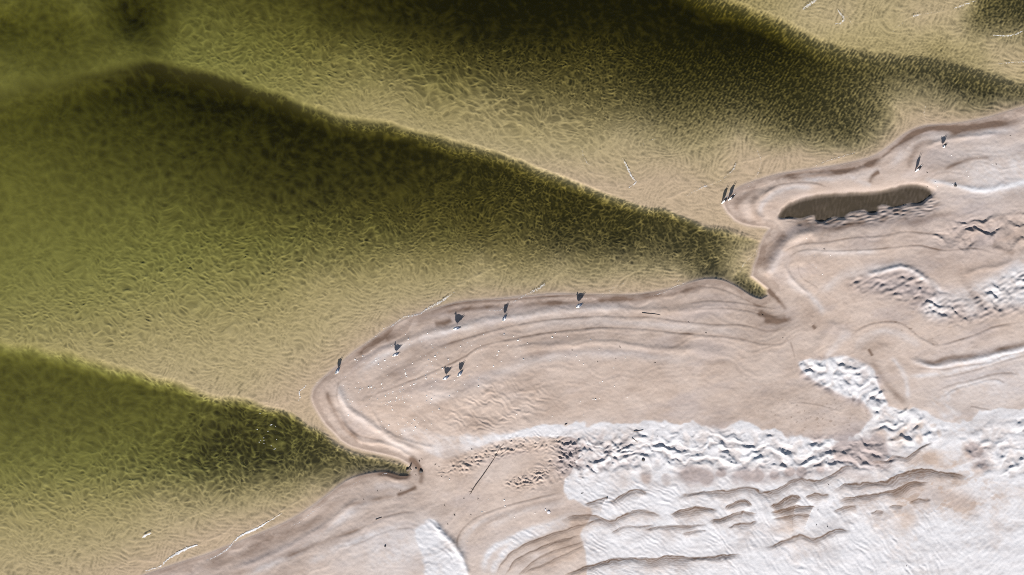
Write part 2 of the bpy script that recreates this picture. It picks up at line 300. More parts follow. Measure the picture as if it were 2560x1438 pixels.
# dark thin lines (d: width, strength), soft bands (b), ridges (r), scarps facing north (s: width, height, stain), pale streaks (w)
LINES = [
('d',3,.45,[(880,1010),(940,985),(1000,962),(1060,938),(1110,915),(1146,898),(1169,886),(1196,868),(1236,856),(1287,846),(1354,834),(1421,826),(1488,819),(1555,819),(1623,824),(1710,833),(1767,837),(1834,844),(1868,851),(1908,860),(1935,860),(1969,851),(2002,833),(2022,819)]),
('d',3,.4,[(1060,880),(1140,852),(1220,829),(1287,812),(1354,802),(1421,796),(1488,791),(1555,791),(1623,792),(1710,803),(1781,811),(1834,811),(1875,816),(1901,824),(1935,826),(1955,819),(1982,802)]),
('b',9,.14,[(880,990),(930,955),(1000,920),(1060,890),(1120,862),(1200,835),(1300,806)]),
('b',12,.12,[(1000,1050),(1060,1030),(1120,1000),(1170,965),(1260,930)]),
('b',14,.1,[(1040,1065),(1090,1045),(1130,1015)]),
('r',9,.05,[(860,930),(920,895),(990,860),(1080,832),(1180,812),(1300,790),(1430,776),(1560,772),(1690,776),(1800,765),(1880,765)]),
('r',10,.05,[(1250,880),(1380,865),(1500,860),(1650,872),(1760,878),(1850,900)]),
('b',8,.12,[(1250,900),(1400,880),(1540,876),(1680,890),(1780,905),(1900,925)]),
('r',8,.09,[(845,950),(850,985),(868,1015),(900,1042),(934,1066),(968,1087),(1001,1106),(1030,1118),(1060,1124)]),
('w',12,.35,[(846,945),(852,990),(872,1025),(910,1055),(960,1090),(1010,1115),(1060,1130)]),
('r',4,.03,[(928,1018),(942,1048),(962,1074),(1000,1095),(1040,1108),(1100,1120)]),
('b',7,.42,[(815,968),(822,1000),(838,1030),(855,1060),(870,1078),(895,1096),(903,1108)]),
('d',3,.35,[(850,1040),(870,1068),(898,1088),(940,1098),(980,1106)]),
('r',5,.05,[(842,1015),(855,1045),(872,1072),(905,1102),(950,1108),(990,1118),(1025,1140),(1045,1160)]),
('d',3,.35,[(848,950),(842,985),(850,1015)]),
('b',10,.3,[(885,893),(930,862),(985,826),(1040,803)]),
('b',9,.25,[(960,850),(1000,835),(1030,828)]),('b',8,.35,[(1085,812),(1110,806),(1130,796)]),
('b',6,.4,[(1075,790),(1160,775),(1250,766),(1330,762),(1420,757),(1520,752),(1640,742),(1730,725),(1790,716)]),
('d',3,.5,[(1060,782),(1160,757),(1260,750),(1380,741),(1450,738),(1600,737),(1700,716)]),
('d',3,.4,[(1730,715),(1800,722),(1850,742),(1885,760),(1915,766)]),
('d',2.5,.35,[(1700,760),(1780,752),(1850,757),(1900,766),(1940,770),(1955,765)]),
('d',2.5,.3,[(1720,775),(1800,770),(1860,776),(1920,790),(1960,790)]),
('b',5,.6,[(1915,722),(1935,738),(1950,757),(1966,778)]),
('b',8,.45,[(1890,780),(1920,792),(1945,798),(1968,788)]),('b',6,.35,[(1905,800),(1940,806),(1980,795)]),
('b',5,.35,[(2028,812),(2036,822)]),('d',2.5,.35,[(1972,852),(1980,880),(1984,895)]),
('b',9,.4,[(880,1188),(920,1178),(965,1180),(1000,1190),(1030,1180)]),
('d',4,.8,[(940,1188),(965,1184),(990,1190),(1012,1193),(1030,1184)]),
('b',7,.35,[(1020,1140),(1045,1165),(1055,1190),(1048,1215)]),
('b',5,.5,[(990,1238),(1015,1230),(1045,1215)]),('b',6,.25,[(850,1270),(920,1250),(990,1238)]),
('d',4,.4,[(830,1345),(884,1327),(917,1311),(961,1292),(1001,1282),(1048,1275)]),
('b',6,.3,[(700,1400),(780,1365),(850,1338),(920,1312)]),
('d',3,.22,[(850,1378),(900,1354),(951,1331),(1001,1319),(1052,1321)]),
('b',12,.25,[(480,1425),(560,1405),(640,1375),(720,1340),(790,1300),(840,1260),(880,1225)]),
('r',8,.05,[(560,1432),(640,1402),(730,1362),(800,1322),(860,1275),(920,1225)]),
('b',9,.2,[(560,1440),(680,1400),(780,1345),(850,1290)]),
('w',11,.42,[(880,975),(905,930),(950,895),(1010,862),(1080,838),(1160,818),(1260,798),(1380,782),(1500,772),(1620,772)]),
('w',12,.3,[(1180,960),(1260,925),(1350,898),(1480,885),(1620,888),(1760,905)]),('w',10,.3,[(1290,820),(1400,806),(1520,803),(1660,812),(1780,822),(1880,838)]),
('w',14,.3,[(1060,1000),(1150,975),(1240,940)]),('w',9,.4,[(1960,690),(1990,720),(2030,750),(2060,790)]),('w',8,.35,[(1985,640),(2030,628),(2120,632),(2200,628)]),('w',12,.35,[(2040,740),(2100,690),(2180,672),(2260,655)]),
('w',9,.35,[(2060,900),(2085,860),(2120,820)]),('w',10,.4,[(2130,880),(2150,850),(2200,830),(2260,845),(2300,870)]),('w',6,.45,[(2250,940),(2330,935),(2400,920),(2480,900),(2560,880)]),
('w',6,.4,[(2360,1000),(2375,975),(2420,955),(2470,950),(2510,965)]),('w',6,.4,[(2340,1010),(2350,985),(2400,960)]),('w',12,.45,[(600,1438),(690,1400),(770,1360),(840,1310),(900,1260),(960,1230)]),
('w',9,.35,[(760,1410),(850,1365),(930,1335),(1010,1310)]),('w',8,.35,[(930,1215),(980,1212),(1040,1230)]),('w',8,.4,[(1905,545),(1900,520),(1925,492),(1970,472),(2040,468)]),
('w',9,.4,[(1990,448),(2080,446),(2160,436),(2210,420)]),('w',10,.45,[(2220,430),(2245,395),(2290,360),(2350,340),(2450,332),(2560,318)]),('w',7,.4,[(2130,440),(2145,455),(2180,462)]),
('w',9,.35,[(1220,1320),(1270,1290),(1340,1265),(1420,1248)]),('w',7,.4,[(1160,1400),(1158,1350),(1180,1318),(1230,1290),(1300,1270)]),
# central right
('b',16,.3,[(1905,680),(1915,645),(1930,615),(1948,590),(1965,575)]),
('r',14,.14,[(1918,700),(1930,665),(1946,635),(1962,610),(1990,590),(2050,578)]),
('w',12,.3,[(1925,690),(1938,655),(1955,622)]),
('b',9,.32,[(1960,562),(2002,559),(2036,565),(2070,571),(2137,564),(2204,556),(2271,555),(2330,545),(2400,530)]),
('d',3,.4,[(1935,648),(1969,624),(2002,611),(2070,604),(2137,594),(2204,589),(2260,580),(2330,586),(2400,590)]),
('d',2.5,.4,[(1955,668),(1979,638),(2012,624),(2063,626),(2150,625),(2237,618),(2290,614),(2350,626),(2430,622),(2500,640)]),
('d',2.5,.25,[(1992,655),(1996,682),(2012,702),(2036,715),(2046,729)]),
('d',2.5,.2,[(1975,650),(1970,675),(1990,705),(2020,735)]),
('r',6,.04,[(1960,660),(1968,690),(1995,715),(2015,735)]),
('b',10,.15,[(2000,735),(1980,760),(1975,800)]),
('r',12,.05,[(2090,800),(2060,840),(2035,870),(2020,900)]),
('d',3,.45,[(2115,858),(2125,835),(2155,815),(2190,805),(2235,805),(2265,820),(2300,845),(2340,860),(2400,845),(2440,830),(2480,815),(2560,800)]),
('b',6,.3,[(2310,848),(2340,860)]),
('r',7,.07,[(2255,895),(2290,905),(2330,915),(2370,905),(2440,895),(2510,880),(2580,862)]),
('w',7,.55,[(2260,897),(2300,907),(2335,916),(2380,905),(2450,895),(2520,880),(2600,860)]),
('b',7,.35,[(2270,900),(2330,904),(2360,893),(2440,885),(2520,866),(2600,845)]),
('d',3,.35,[(2275,915),(2340,922),(2400,912),(2460,905),(2520,885),(2600,870)]),
('d',3,.3,[(2330,945),(2400,930),(2470,912),(2540,890),(2600,880)]),
('d',3,.35,[(2325,980),(2370,960),(2420,948),(2470,935),(2520,930),(2550,942)]),
('d',3,.35,[(2350,990),(2370,975),(2420,958),(2460,947),(2490,948),(2510,962)]),
('d',2.5,.3,[(2415,1020),(2420,1014),(2440,1017),(2468,1022)]),
('w',10,.4,[(2330,985),(2325,1010),(2345,1035),(2380,1048)]),('w',8,.35,[(2365,980),(2355,1005),(2375,1025),(2400,1035)]),
('b',8,.25,[(2165,900),(2190,930),(2210,960),(2240,990),(2265,1010)]),
('w',7,.4,[(2215,890),(2245,920),(2258,950),(2265,1000)]),
('b',4,.35,[(2165,870),(2175,890)]),
('d',2,.25,[(1960,1005),(2010,1005),(2060,1015),(2110,1028)]),
('b',14,.12,[(2470,770),(2400,690),(2560,650)]),('r',6,.04,[(2395,690),(2440,675),(2490,668),(2530,645)]),
('b',8,.3,[(2470,610),(2500,622),(2530,638)]),
('r',7,.1,[(2150,690),(2190,683),(2230,670),(2265,672),(2300,692),(2320,710)]),
('w',7,.5,[(2150,690),(2200,680),(2240,668),(2275,678),(2320,708),(2360,740)]),
# spit
('b',9,.3,[(1870,560),(1850,535),(1840,515),(1870,485),(1900,465)]),('b',7,.25,[(1905,560),(1885,530),(1880,505),(1895,485)]),
('d',3,.45,[(1898,500),(1915,478),(1950,462),(2000,456),(2040,458),(2075,472)]),
('r',8,.07,[(1915,560),(1890,535),(1885,512),(1900,492),(1940,472)]),
('b',6,.4,[(1950,452),(2030,440),(2110,430),(2180,412),(2205,400)]),
('d',5,.5,[(1920,455),(2000,433),(2060,428),(2120,424),(2190,400),(2240,365),(2290,325)]),
('b',7,.45,[(2240,372),(2280,338),(2320,322),(2400,322),(2470,312),(2560,290)]),
('b',6,.45,[(2172,460),(2180,440),(2200,430)]),('b',8,.3,[(2270,430),(2275,395),(2300,365),(2340,350)]),
('b',10,.3,[(2360,340),(2450,322),(2560,300)]),('r',6,.05,[(2310,375),(2345,355),(2400,345),(2500,335)]),
('r',8,.05,[(1940,535),(1952,508),(1985,492),(2040,482),(2130,474),(2200,470),(2235,461),(2260,453),(2320,458),(2370,466),(2430,475),(2500,470),(2560,450)]),
('w',6,.6,[(2300,445),(2360,462),(2430,475),(2510,470),(2600,440)]),
('b',5,.25,[(2350,430),(2400,405),(2480,395)]),
# lower centre and right
('d',3,.45,[(1146,1385),(1146,1338),(1169,1307),(1203,1284),(1253,1264),(1320,1247),(1387,1230),(1414,1223)]),
('b',9,.2,[(1180,1320),(1240,1290),(1330,1260),(1420,1240)]),
('w',8,.6,[(1208,1438),(1213,1395),(1236,1365),(1287,1338),(1354,1312),(1421,1290),(1471,1284)]),
('s',6,.05,.4,[(1236,1438),(1253,1401),(1287,1368),(1337,1345),(1404,1321),(1471,1300),(1520,1290)]),
('s',6,.05,.4,[(1260,1438),(1287,1395),(1337,1368),(1404,1345),(1455,1330)]),
('s',5,.04,.35,[(1290,1438),(1350,1385),(1421,1360),(1465,1345)]),
('s',5,.05,.3,[(1303,1428),(1354,1405),(1421,1375),(1465,1355)]),
('w',9,.5,[(1225,1438),(1240,1400),(1280,1360),(1350,1328),(1440,1300)]),
('s',13,.16,.6,[(1390,1445),(1438,1418),(1488,1402),(1555,1391),(1623,1384),(1700,1386),(1767,1382),(1817,1380),(1871,1385)]),
('s',8,.1,.45,[(1458,1254),(1488,1247),(1515,1237),(1519,1250)]),
('s',10,.12,.5,[(1515,1248),(1555,1233),(1589,1223),(1609,1227),(1617,1240)]),
('s',10,.1,.5,[(1400,1300),(1440,1283),(1475,1281),(1522,1294),(1555,1281),(1579,1269),(1606,1267),(1640,1280),(1660,1290)]),
('s',13,.14,.6,[(1667,1281),(1700,1270),(1750,1266),(1795,1266)]),
('s',12,.12,.5,[(1670,1247),(1700,1237),(1767,1227),(1817,1218),(1865,1210),(1908,1223),(1952,1213),(1982,1196),(2049,1195),(2080,1180),(2106,1160),(2133,1163),(2160,1170)]),
('s',9,.12,.5,[(2164,1160),(2177,1151),(2210,1151),(2225,1138),(2258,1141),(2281,1126),(2298,1112),(2328,1102)]),
('s',12,.14,.6,[(2070,1230),(2103,1207),(2137,1201),(2204,1196),(2254,1176),(2295,1168),(2338,1173),(2389,1181),(2422,1190)]),
('s',12,.14,.6,[(2083,1255),(2120,1238),(2170,1230),(2221,1217),(2271,1200),(2321,1203)]),
('s',13,.16,.6,[(1804,1265),(1844,1248),(1865,1247),(1880,1262)]),
('s',16,.18,.65,[(1918,1264),(1952,1243),(1989,1237),(2000,1245)]),
('s',11,.1,.5,[(2005,1242),(2030,1228),(2070,1230)]),
('s',12,.13,.55,[(1767,1301),(1817,1284),(1855,1277),(1891,1280)]),
('s',14,.16,.65,[(1918,1281),(1969,1264),(2029,1260),(2035,1268)]),
('s',9,.09,.45,[(1814,1317),(1844,1301),(1891,1299)]),('s',8,.08,.4,[(1922,1297),(1969,1284),(2026,1282)]),
('s',9,.09,.4,[(2076,1277),(2103,1264),(2137,1262)]),
('s',9,.1,.45,[(1902,1361),(1928,1356),(1962,1341),(1992,1331),(2033,1338),(2070,1322),(2103,1317),(2130,1327)]),
('s',8,.08,.45,[(2264,1252),(2288,1243),(2321,1243)]),('s',8,.08,.4,[(2167,1277),(2184,1272),(2204,1277)]),('s',8,.08,.4,[(2214,1267),(2227,1257),(2251,1260)]),
('s',8,.08,.45,[(1600,1319),(1660,1312),(1720,1310),(1765,1308)]),('s',7,.07,.35,[(1520,1330),(1560,1312),(1640,1308)]),
('s',7,.07,.35,[(1700,1330),(1740,1322),(1765,1322)]),
('w',5,.6,[(1050,1300),(1085,1300),(1110,1330),(1145,1370),(1160,1400),(1172,1440)]),
('r',8,.14,[(1085,1300),(1112,1332),(1145,1370),(1160,1400),(1172,1445)]),
]
for L in LINES:
    t, pts = L[0], L[-1]; w = L[1]
    P = cr(pts, 10); pad = w * (9 if t == 's' else 3) + 6
    sl, D, Sg, T = pdist(P, pad)
    if D.size == 0: continue
    j = warp1[sl] * w * .18
    tp = np.clip(np.minimum(T, 1 - T) / .14, 0, 1); tp = tp * tp * (3 - 2 * tp)
    Dj = np.abs(D * Sg + j)
    if t == 'd':
        w = w * .75; sm = .9 * (1 + .35 * warp2[sl])
        stain[sl] += sm * L[2] * np.exp(-(Dj / w) ** 2) * tp; Z[sl] -= .02 * L[2] * np.exp(-(Dj / w) ** 2) * tp
        Z[sl] += .03 * L[2] * np.exp(-((D * Sg + j - 2 * w) / (2 * w)) ** 2) * tp
    elif t == 'b': stain[sl] += 1.75 * L[2] * np.clip(1 + .25 * wS2[sl], .5, 1.5) * np.exp(-(Dj / w) ** 2) * tp
    elif t == 'r': Z[sl] += L[2] * np.exp(-(Dj / w) ** 2) * tp
    elif t == 'w': dry[sl] += (1.1 if L[2] > .45 else .75) * L[2] * np.exp(-(Dj / w) ** 2) * tp
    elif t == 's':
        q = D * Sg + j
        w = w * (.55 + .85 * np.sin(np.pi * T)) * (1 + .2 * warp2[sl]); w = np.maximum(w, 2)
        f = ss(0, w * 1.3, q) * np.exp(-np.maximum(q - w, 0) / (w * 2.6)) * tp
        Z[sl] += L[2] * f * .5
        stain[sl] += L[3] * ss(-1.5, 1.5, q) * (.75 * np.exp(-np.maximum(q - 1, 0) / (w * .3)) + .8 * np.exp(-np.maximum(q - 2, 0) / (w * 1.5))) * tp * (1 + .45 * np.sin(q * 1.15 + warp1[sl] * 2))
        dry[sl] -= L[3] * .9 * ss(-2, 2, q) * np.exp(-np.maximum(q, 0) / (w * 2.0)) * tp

GREY = [(11,.7,[(1905,680),(1925,650),(1945,615),(1965,590),(1990,572),(2040,566)]),(9,.6,[(1960,562),(2040,566),(2137,564),(2204,556),(2300,552),(2400,535)]),
 (9,.7,[(2230,392),(2270,345),(2320,326),(2400,326),(2470,318),(2560,296)]),(7,.5,[(2040,430),(2110,426),(2180,412)]),(6,.6,[(1890,790),(1930,800),(1966,795),(1985,785)]),
 (10,.5,[(1010,815),(1080,790),(1160,777),(1260,770),(1400,760)]),(9,.4,[(1120,805),(1240,782),(1400,766),(1520,757),(1640,752)]),(8,.45,[(870,950),(890,915),(940,880),(1000,850)]),
 (12,.45,[(560,1430),(680,1385),(780,1335),(850,1290)]),(8,.45,[(2300,898),(2350,898),(2440,882),(2560,850)]),(7,.5,[(2330,965),(2400,945),(2470,930),(2540,915)]),
 (10,.4,[(1250,902),(1400,882),(1560,880),(1700,895)]),(8,.4,[(1190,1160),(1260,1140),(1340,1120)]),(14,.4,[(1600,1195),(1700,1190),(1900,1195),(2080,1180)])]
# dry white sand
WH = [(1150,1092),(1186,1084),(1220,1086),(1270,1080),(1320,1069),(1371,1062),(1421,1058),(1522,1055),(1620,1053),(1700,1057),(1750,1058),(1797,1070),(1821,1055),
 (1868,1055),(1918,1071),(1979,1088),(2040,1097),(2100,1092),(2140,1082),(2160,1060),(2175,1042),(2200,1020),(2240,1015),(2290,1020),(2330,1040),(2370,1055),
 (2420,1050),(2440,1030),(2500,1018),(2560,1022),(3200,1000),(3200,2100),(1480,2100),(1465,1440),(1462,1370),(1449,1335),(1456,1312),(1481,1284),(1461,1258),
 (1441,1241),(1421,1243),(1408,1223),(1411,1193),(1430,1165),(1450,1125),(1440,1100),(1380,1085),(1300,1092),(1230,1105),(1150,1110)]
H2 = [(1992,905),(2020,897),(2050,902),(2075,893),(2105,888),(2150,905),(2180,925),(2185,955),(2200,985),(2215,1020),(2185,1045),(2150,1000),(2110,990),(2080,975),(2050,960),(2010,935)]
WL = [(1065,1305),(1085,1298),(1110,1330),(1142,1368),(1158,1400),(1172,1440),(1180,1560),(1070,1560),(1060,1400),(1045,1350),(1040,1320)]
R4 = [(2560,645),(2520,665),(2480,690),(2440,705),(2400,725),(2360,735),(2330,740),(2300,770),(2325,795),(2360,790),(2390,760),(2420,790),(2450,765),(2500,765),(2560,760),(2800,760),(2800,600)]
PALE = [(1000,1072),(1040,1068),(1080,1078),(1120,1090),(1170,1087),(1220,1087),(1270,1080),(1320,1069),(1371,1062),(1430,1060),(1430,1080),(1320,1088),(1230,1106),(1160,1130),(1110,1145),(1060,1125),(1010,1095)]
whm = poly(WH, 2.0); whm = samp(whm, PX, PY + nz(76, 70) * 3.5 + nz(77, 22) * 1.2)
dry += whm * (.25 + .75 * ss(1180, 1400, PX + (PY - 1080) * .5)) + poly(PALE, 2.5) * .3 + poly(H2, 2.5) * .95 + poly(WL, 4) * .85 + poly(R4, 10) * .75
dry += blob(2480, 960, 190, 90, -8, 3) * .3 + blob(960, 1385, 110, 60, 0) * .4 + blob(2600, 450, 260, 60, -5) * .35
dry += blob(1300, 1090, 200, 22, -8) * .35 + blob(1050, 1330, 70, 60) * .25 + blob(2480, 395, 140, 60, 0) * .3 + blob(1350, 1380, 150, 90, -20) * .25
dry = np.clip(dry, 0, 1)
for b in [(1612,1183,15,24),(1663,1196,13,16),(1725,1182,26,27),(1762,1192,18,20),(1800,1178,14,12),(1850,1190,26,22),(1888,1186,16,18),(1932,1184,13,14),(1968,1176,16,12),(1998,1176,13,14),
          (2045,1165,11,14),(2110,1120,40,26),(2160,1125,45,34),(2190,1090,20,22),(2290,1065,11,7),(2250,1078,16,6),(2238,1092,22,6),(2290,1095,10,14),(2325,1062,10,6),(2340,1080,6,12),(2400,1070,16,6),
          (2330,1140,30,18),(2420,1120,26,22),(2440,1165,22,14),(2360,1160,30,12)]:
    dry -= .75 * blob(*b, -12, 5) * (.75 + .3 * warp1)
dry -= .55 * ss(.1, 1.1, fb(74, 90, 5, 1.5, .6, -15)) * blob(2340, 1215, 190, 80, -5, 3) + .2 * ss(.3, 1.4, fb(75, 120, 6, 1.5, 1.4, 30)) * blob(2350, 1330, 220, 90, 0, 3)
for b in [(2130,1125,60,32,-10,1),(2190,1140,35,30,0,.9),(2320,1145,45,24,0,.9),(1880,1185,70,22,0,.8),(1760,1185,40,30,0,.8),(1700,1180,20,26,0,.7),(1610,1195,20,25,0,.6),
          (1560,1200,20,18,0,.6),(2040,1180,90,16,-8,.6),(2140,1190,50,14,0,.6),(2330,1230,110,34,8,.7),(2400,1260,60,30,20,.6),(2260,1290,22,26,0,.6),
          (2440,1130,45,30,-20,.6),(2250,1105,24,9,-40,.5),(2290,1060,18,8,-35,.6),(2250,1075,18,8,-40,.6),(2330,1080,12,8,0,.5),(2290,1090,12,12,0,.5),
          (1960,1320,60,18,0,.4),(1600,1290,180,20,-5,.25),(1400,1340,60,60,-20,.3),(1000,1330,40,40,0,0)]:
    dry -= b[5] * blob(*b[:5])
dry += (fb(21, 160, 5, 1.7) * .13 + nz(22, 40, 12, 40) * .05) * ss(.1, .5, dry)
dry += ss(900, 1400, PY + (PX - 1400) * .35) * .10
dry = np.clip(dry, 0, 1)

# hummocks behind the berm: small steep-lee mounds
def hum(seed, l1, l2, ang, asym, warpk=1.0):
    n = samp(nz(seed, l1, l2, ang, .38), PX + warp1 * 9 * warpk, PY + warp2 * 9 * warpk)
    n = samp(n, PX, PY + np.clip(n, -1.5, 2) * asym)      # steepen the north (lee) faces
    return n
m1 = poly([(1430,1090),(1600,1078),(1800,1078),(1960,1095),(2120,1100),(2180,1085),(2250,1160),(2150,1170),(2000,1175),(1850,1170),(1700,1165),(1560,1165),(1460,1190),(1400,1180)], 17)
m2 = poly([(2000,905),(2110,895),(2170,920),(2190,960),(2210,1020),(2190,1050),(2150,1010),(2080,985),(2000,935)], 8)
m3 = poly([(2120,700),(2160,688),(2260,675),(2320,710),(2380,750),(2440,730),(2560,670),(2700,640),(2700,760),(2560,770),(2430,800),(2330,800),(2290,770),(2230,740),(2130,725)], 10)
m4 = poly([(2410,1075),(2560,1045),(2700,1040),(2700,1170),(2560,1180),(2480,1190),(2420,1150)], 10)
m5 = poly([(2330,585),(2420,555),(2560,540),(2700,540),(2700,600),(2520,620),(2400,615)], 14)
m6 = poly([(1090,1185),(1180,1130),(1280,1095),(1400,1085),(1460,1110),(1420,1180),(1350,1215),(1280,1215),(1250,1200),(1330,1150),(1280,1135),(1180,1175)], 9)
m6 -= poly([(1190,1170),(1260,1145),(1350,1120),(1400,1130),(1350,1165),(1260,1195),(1190,1200)], 8) * .8
m7 = poly([(2220,1020),(2320,1050),(2360,1075),(2330,1110),(2240,1110),(2190,1080)], 12)
Z += m1 * (hum(31, 56, 28, -3, .6) * .046 + hum(32, 24, 15, 10, 1.5) * .014) * ss(1500, 1620, PX)
Z += m1 * ss(1640, 1520, PX) * (hum(32, 26, 17, 25, 1.5) * .03 + hum(31, 56, 28, -3, 1.2) * .03)
Z += m2 * hum(33, 46, 25, -35, .6) * .042
Z += m3 * (hum(34, 48, 26, -12, .6) * .032 + nz(35, 26, 14, -30) * .02)
Z += m4 * hum(36, 60, 28, -30, .6) * .04
Z += m5 * hum(37, 70, 34, -15, 2) * .055
Z += np.clip(m6, 0, 1) * (hum(38, 30, 15, 60, 4) * .035 + hum(39, 22, 14, -20, 4) * .02)
Z += m7 * hum(40, 60, 30, -35, 1) * .05
hm = np.clip(m1 + m2 + m3 + m4, 0, 1)
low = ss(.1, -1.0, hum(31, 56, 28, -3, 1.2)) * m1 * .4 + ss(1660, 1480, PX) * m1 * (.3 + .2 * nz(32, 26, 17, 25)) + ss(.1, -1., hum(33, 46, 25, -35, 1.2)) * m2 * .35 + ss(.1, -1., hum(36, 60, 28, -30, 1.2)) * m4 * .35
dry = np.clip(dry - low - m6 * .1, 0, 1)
stain += m3 * .2 + m5 * .10 + np.clip(m6, 0, 1) * .12 * (nz(41, 30) > 0)

# wind ripples in the dry sand, laminae along the shore, fine mottling
rip = samp(nz(45, 60, 10, 32, .22), PX + warp1 * 5, PY + warp2 * 5); rip2 = samp(nz(46, 60, 11, 52, .22), PX + warp1 * 5, PY + warp2 * 5)
rm = ss(.55, .9, dry) * (1 - hm) * (ss(1150, 1200, PY) * .9 + .1) * ss(2500, 2250, PX) * (.6 + .4 * ss(-1, 1, warp2))
rip = mixf(rip, rip2, ss(1600, 1850, PX))
Z += rip * .0105 * rm
pr = blob(1240, 1020, 130, 62, -12, 3)
Z += samp(nz(47, 46, 11, 28, .2), PX + warp1 * 7, PY + warp2 * 7) * .014 * pr
swash = ss(.9, 1.1, 1) * 0
Z += fb(48, 300, 6, 1.5) * .012 + lam * .0055 * ss(0, 30, dl) * ss(330, 200, dl) + nz(50, 12) * .0016
rough_r = ss(2200, 2450, PX) * ss(1150, 1250, PY)
Z += nz(49, 34, 14, -50, .6) * .0045 * rough_r
stain += np.clip(lam * .06, -.06, .15) * ss(0, 20, dl) * ss(330, 200, dl)
stain += ss(0, 6, dl) * np.exp(-dl / 13) * .5 * (.8 + .25 * warp1)
sw = 17 + 6 * warp2 + 4 * warp1
stain += .2 * ss(sw + 2, sw - 2, dl) * ss(0, 4, dl) + .10 * np.exp(-((dl - 1.5) / 2.2) ** 2) * (dl > 0)
stain += .1 * np.clip(fb(58, 260, 12, 1.8, .4, -10), 0, 2) * ss(10, 60, dl)
stain += np.clip(fb(51, 120, 5, 1.4, .33, -12) * .06 + .02, -.05, .3)
stain += blob(2350, 620, 200, 90, 5, 3) * .10 + blob(1900, 800, 120, 50, 10) * .10 + blob(2100, 800, 150, 80) * .06
fl = poly([(1150,1075),(1250,1068),(1400,1045),(1700,1040),(1800,1040),(1900,1045),(2000,1075),(2120,1070),(2150,1040),(2120,1000),(2000,960),(1700,960),(1400,960),(1250,990)], 14)
stain += fl * .07
spots = (nz(52, 11) > 2.3) * .5 * blob(2050, 1040, 160, 60) + np.clip(nz(53, 20, 12) - 1.5, 0, 1) * .45 * (blob(2080, 1040, 120, 50) + blob(2280, 820, 160, 60))
stain += spots
stain = np.clip(stain, 0, 1)
zland = zl + np.maximum(Z, -.2) * ss(0, 12, dl)
zland *= 1 - .85 * np.clip(blur(pool, 26) * 2.2, 0, 1) * np.where(PY > 470, 1, 1)
zland = np.maximum(zland, .004 + .03 * ss(2, 30, dl))
zfin = np.where(land, zland, -depth + bedz * ss(0, 10, -DSs))
zfin = np.where(land, zfin, np.minimum(zfin, -.006))
# tidal pool behind the spit, scooped below the waterline
pd = pool * (.05 * (.55 + .45 * ss(-.8, 1, warp2)))
zfin = np.where(pool > .02, np.minimum(zfin, mixf(zfin, -pd, ss(.1, .8, samp(blur(pool, 4), PX, PY - 2)))), zfin)
pk = ss(.3, .85, samp(blur(pool, 5), PX, PY - 9)) * .95 + nz(55, 9, 24, 12) * .07 + .08 * warp1
cover = np.maximum(cover, np.where(pool > .3, np.clip(pk, 0, 1) * ss(.35, .9, pool), 0))
braid = poly([(1950,548),(2060,545),(2200,515),(2330,492),(2350,505),(2310,540),(2200,555),(2090,568),(2000,556)], 5)
zfin += braid * (1 - pool) * nz(56, 26, 9, -10, .5) * .014 * np.where(land, 1, .5)
stain = np.clip(stain + braid * (1 - pool) * np.clip(nz(57, 44, 20, -10), 0, 1.6) * .35, 0, 1)

# ------------------------------------------------------------------ the sand sheet
gx = np.array([X0 - 30 * 1.45 ** k for k in range(17, -1, -1)]); gx2 = np.array([X1 + 30 * 1.45 ** k for k in range(18)])
gy = np.array([Y0 - 30 * 1.45 ** k for k in range(17, -1, -1)]); gy2 = np.array([Y1 + 30 * 1.45 ** k for k in range(18)])
AX = np.concatenate([gx, xs, gx2]); AY = np.concatenate([gy, ys, gy2]); a, b = len(gx), len(gx2)
def ext(A): return np.pad(A, ((a, b), (a, b)), mode='edge')
zz = ext(zfin)
nx, ny = len(AX), len(AY)
co = np.empty((ny, nx, 3), np.float32)
co[..., 0] = (AX[None, :] - 1280) * S; co[..., 1] = (719 - AY[:, None]) * S; co[..., 2] = zz
me = bpy.data.meshes.new('sand')
me.vertices.add(nx * ny); me.vertices.foreach_set('co', co.ravel())
ii = np.arange(nx * ny, dtype=np.int32).reshape(ny, nx)
q = np.stack([ii[1:, :-1], ii[1:, 1:], ii[:-1, 1:], ii[:-1, :-1]], -1).reshape(-1, 4)
nf = len(q)
me.loops.add(nf * 4); me.loops.foreach_set('vertex_index', q.ravel())
me.polygons.add(nf); me.polygons.foreach_set('loop_start', np.arange(0, nf * 4, 4, dtype=np.int32))
me.polygons.foreach_set('use_smooth', np.ones(nf, bool))
me.update(calc_edges=True)
haze_tint = (ss(.01, .16, depth) * .5 + ss(1500, 300, PX + warp1 * 40) * ss(.1, .6, depth) * .5) * inw  # water's gold tint and green scatter haze, painted into the bed colour by depth
grey = np.clip(fb(70, 260, 10, 1.9, .4, -12) * .22 - .02, 0, .45) * ss(10, 40, dl)
for q_ in GREY:
    sl, D, Sg, T = pdist(cr(q_[2], 12), q_[0] * 3)
    grey[sl] = np.maximum(grey[sl], q_[1] * np.exp(-((D + warp1[sl] * q_[0] * .2) / q_[0]) ** 2) * np.clip(np.minimum(T, 1 - T) / .2, 0, 1))
grey += .35 * blob(2450, 560, 170, 70, -10) + .25 * blob(2420, 620, 160, 60) + .2 * blob(2480, 920, 160, 50) + .25 * blob(940, 1330, 90, 40) + .2 * blob(2240, 730, 120, 50)
grey = np.clip(grey * .62 + .8 * ss(.8, .3, dry) * np.clip(m1 + m2 + m4 + .5 * m3 + blob(2120, 1130, 90, 50) + blob(1800, 1190, 220, 30), 0, 1), 0, .65) * np.where(land, 1, 0)
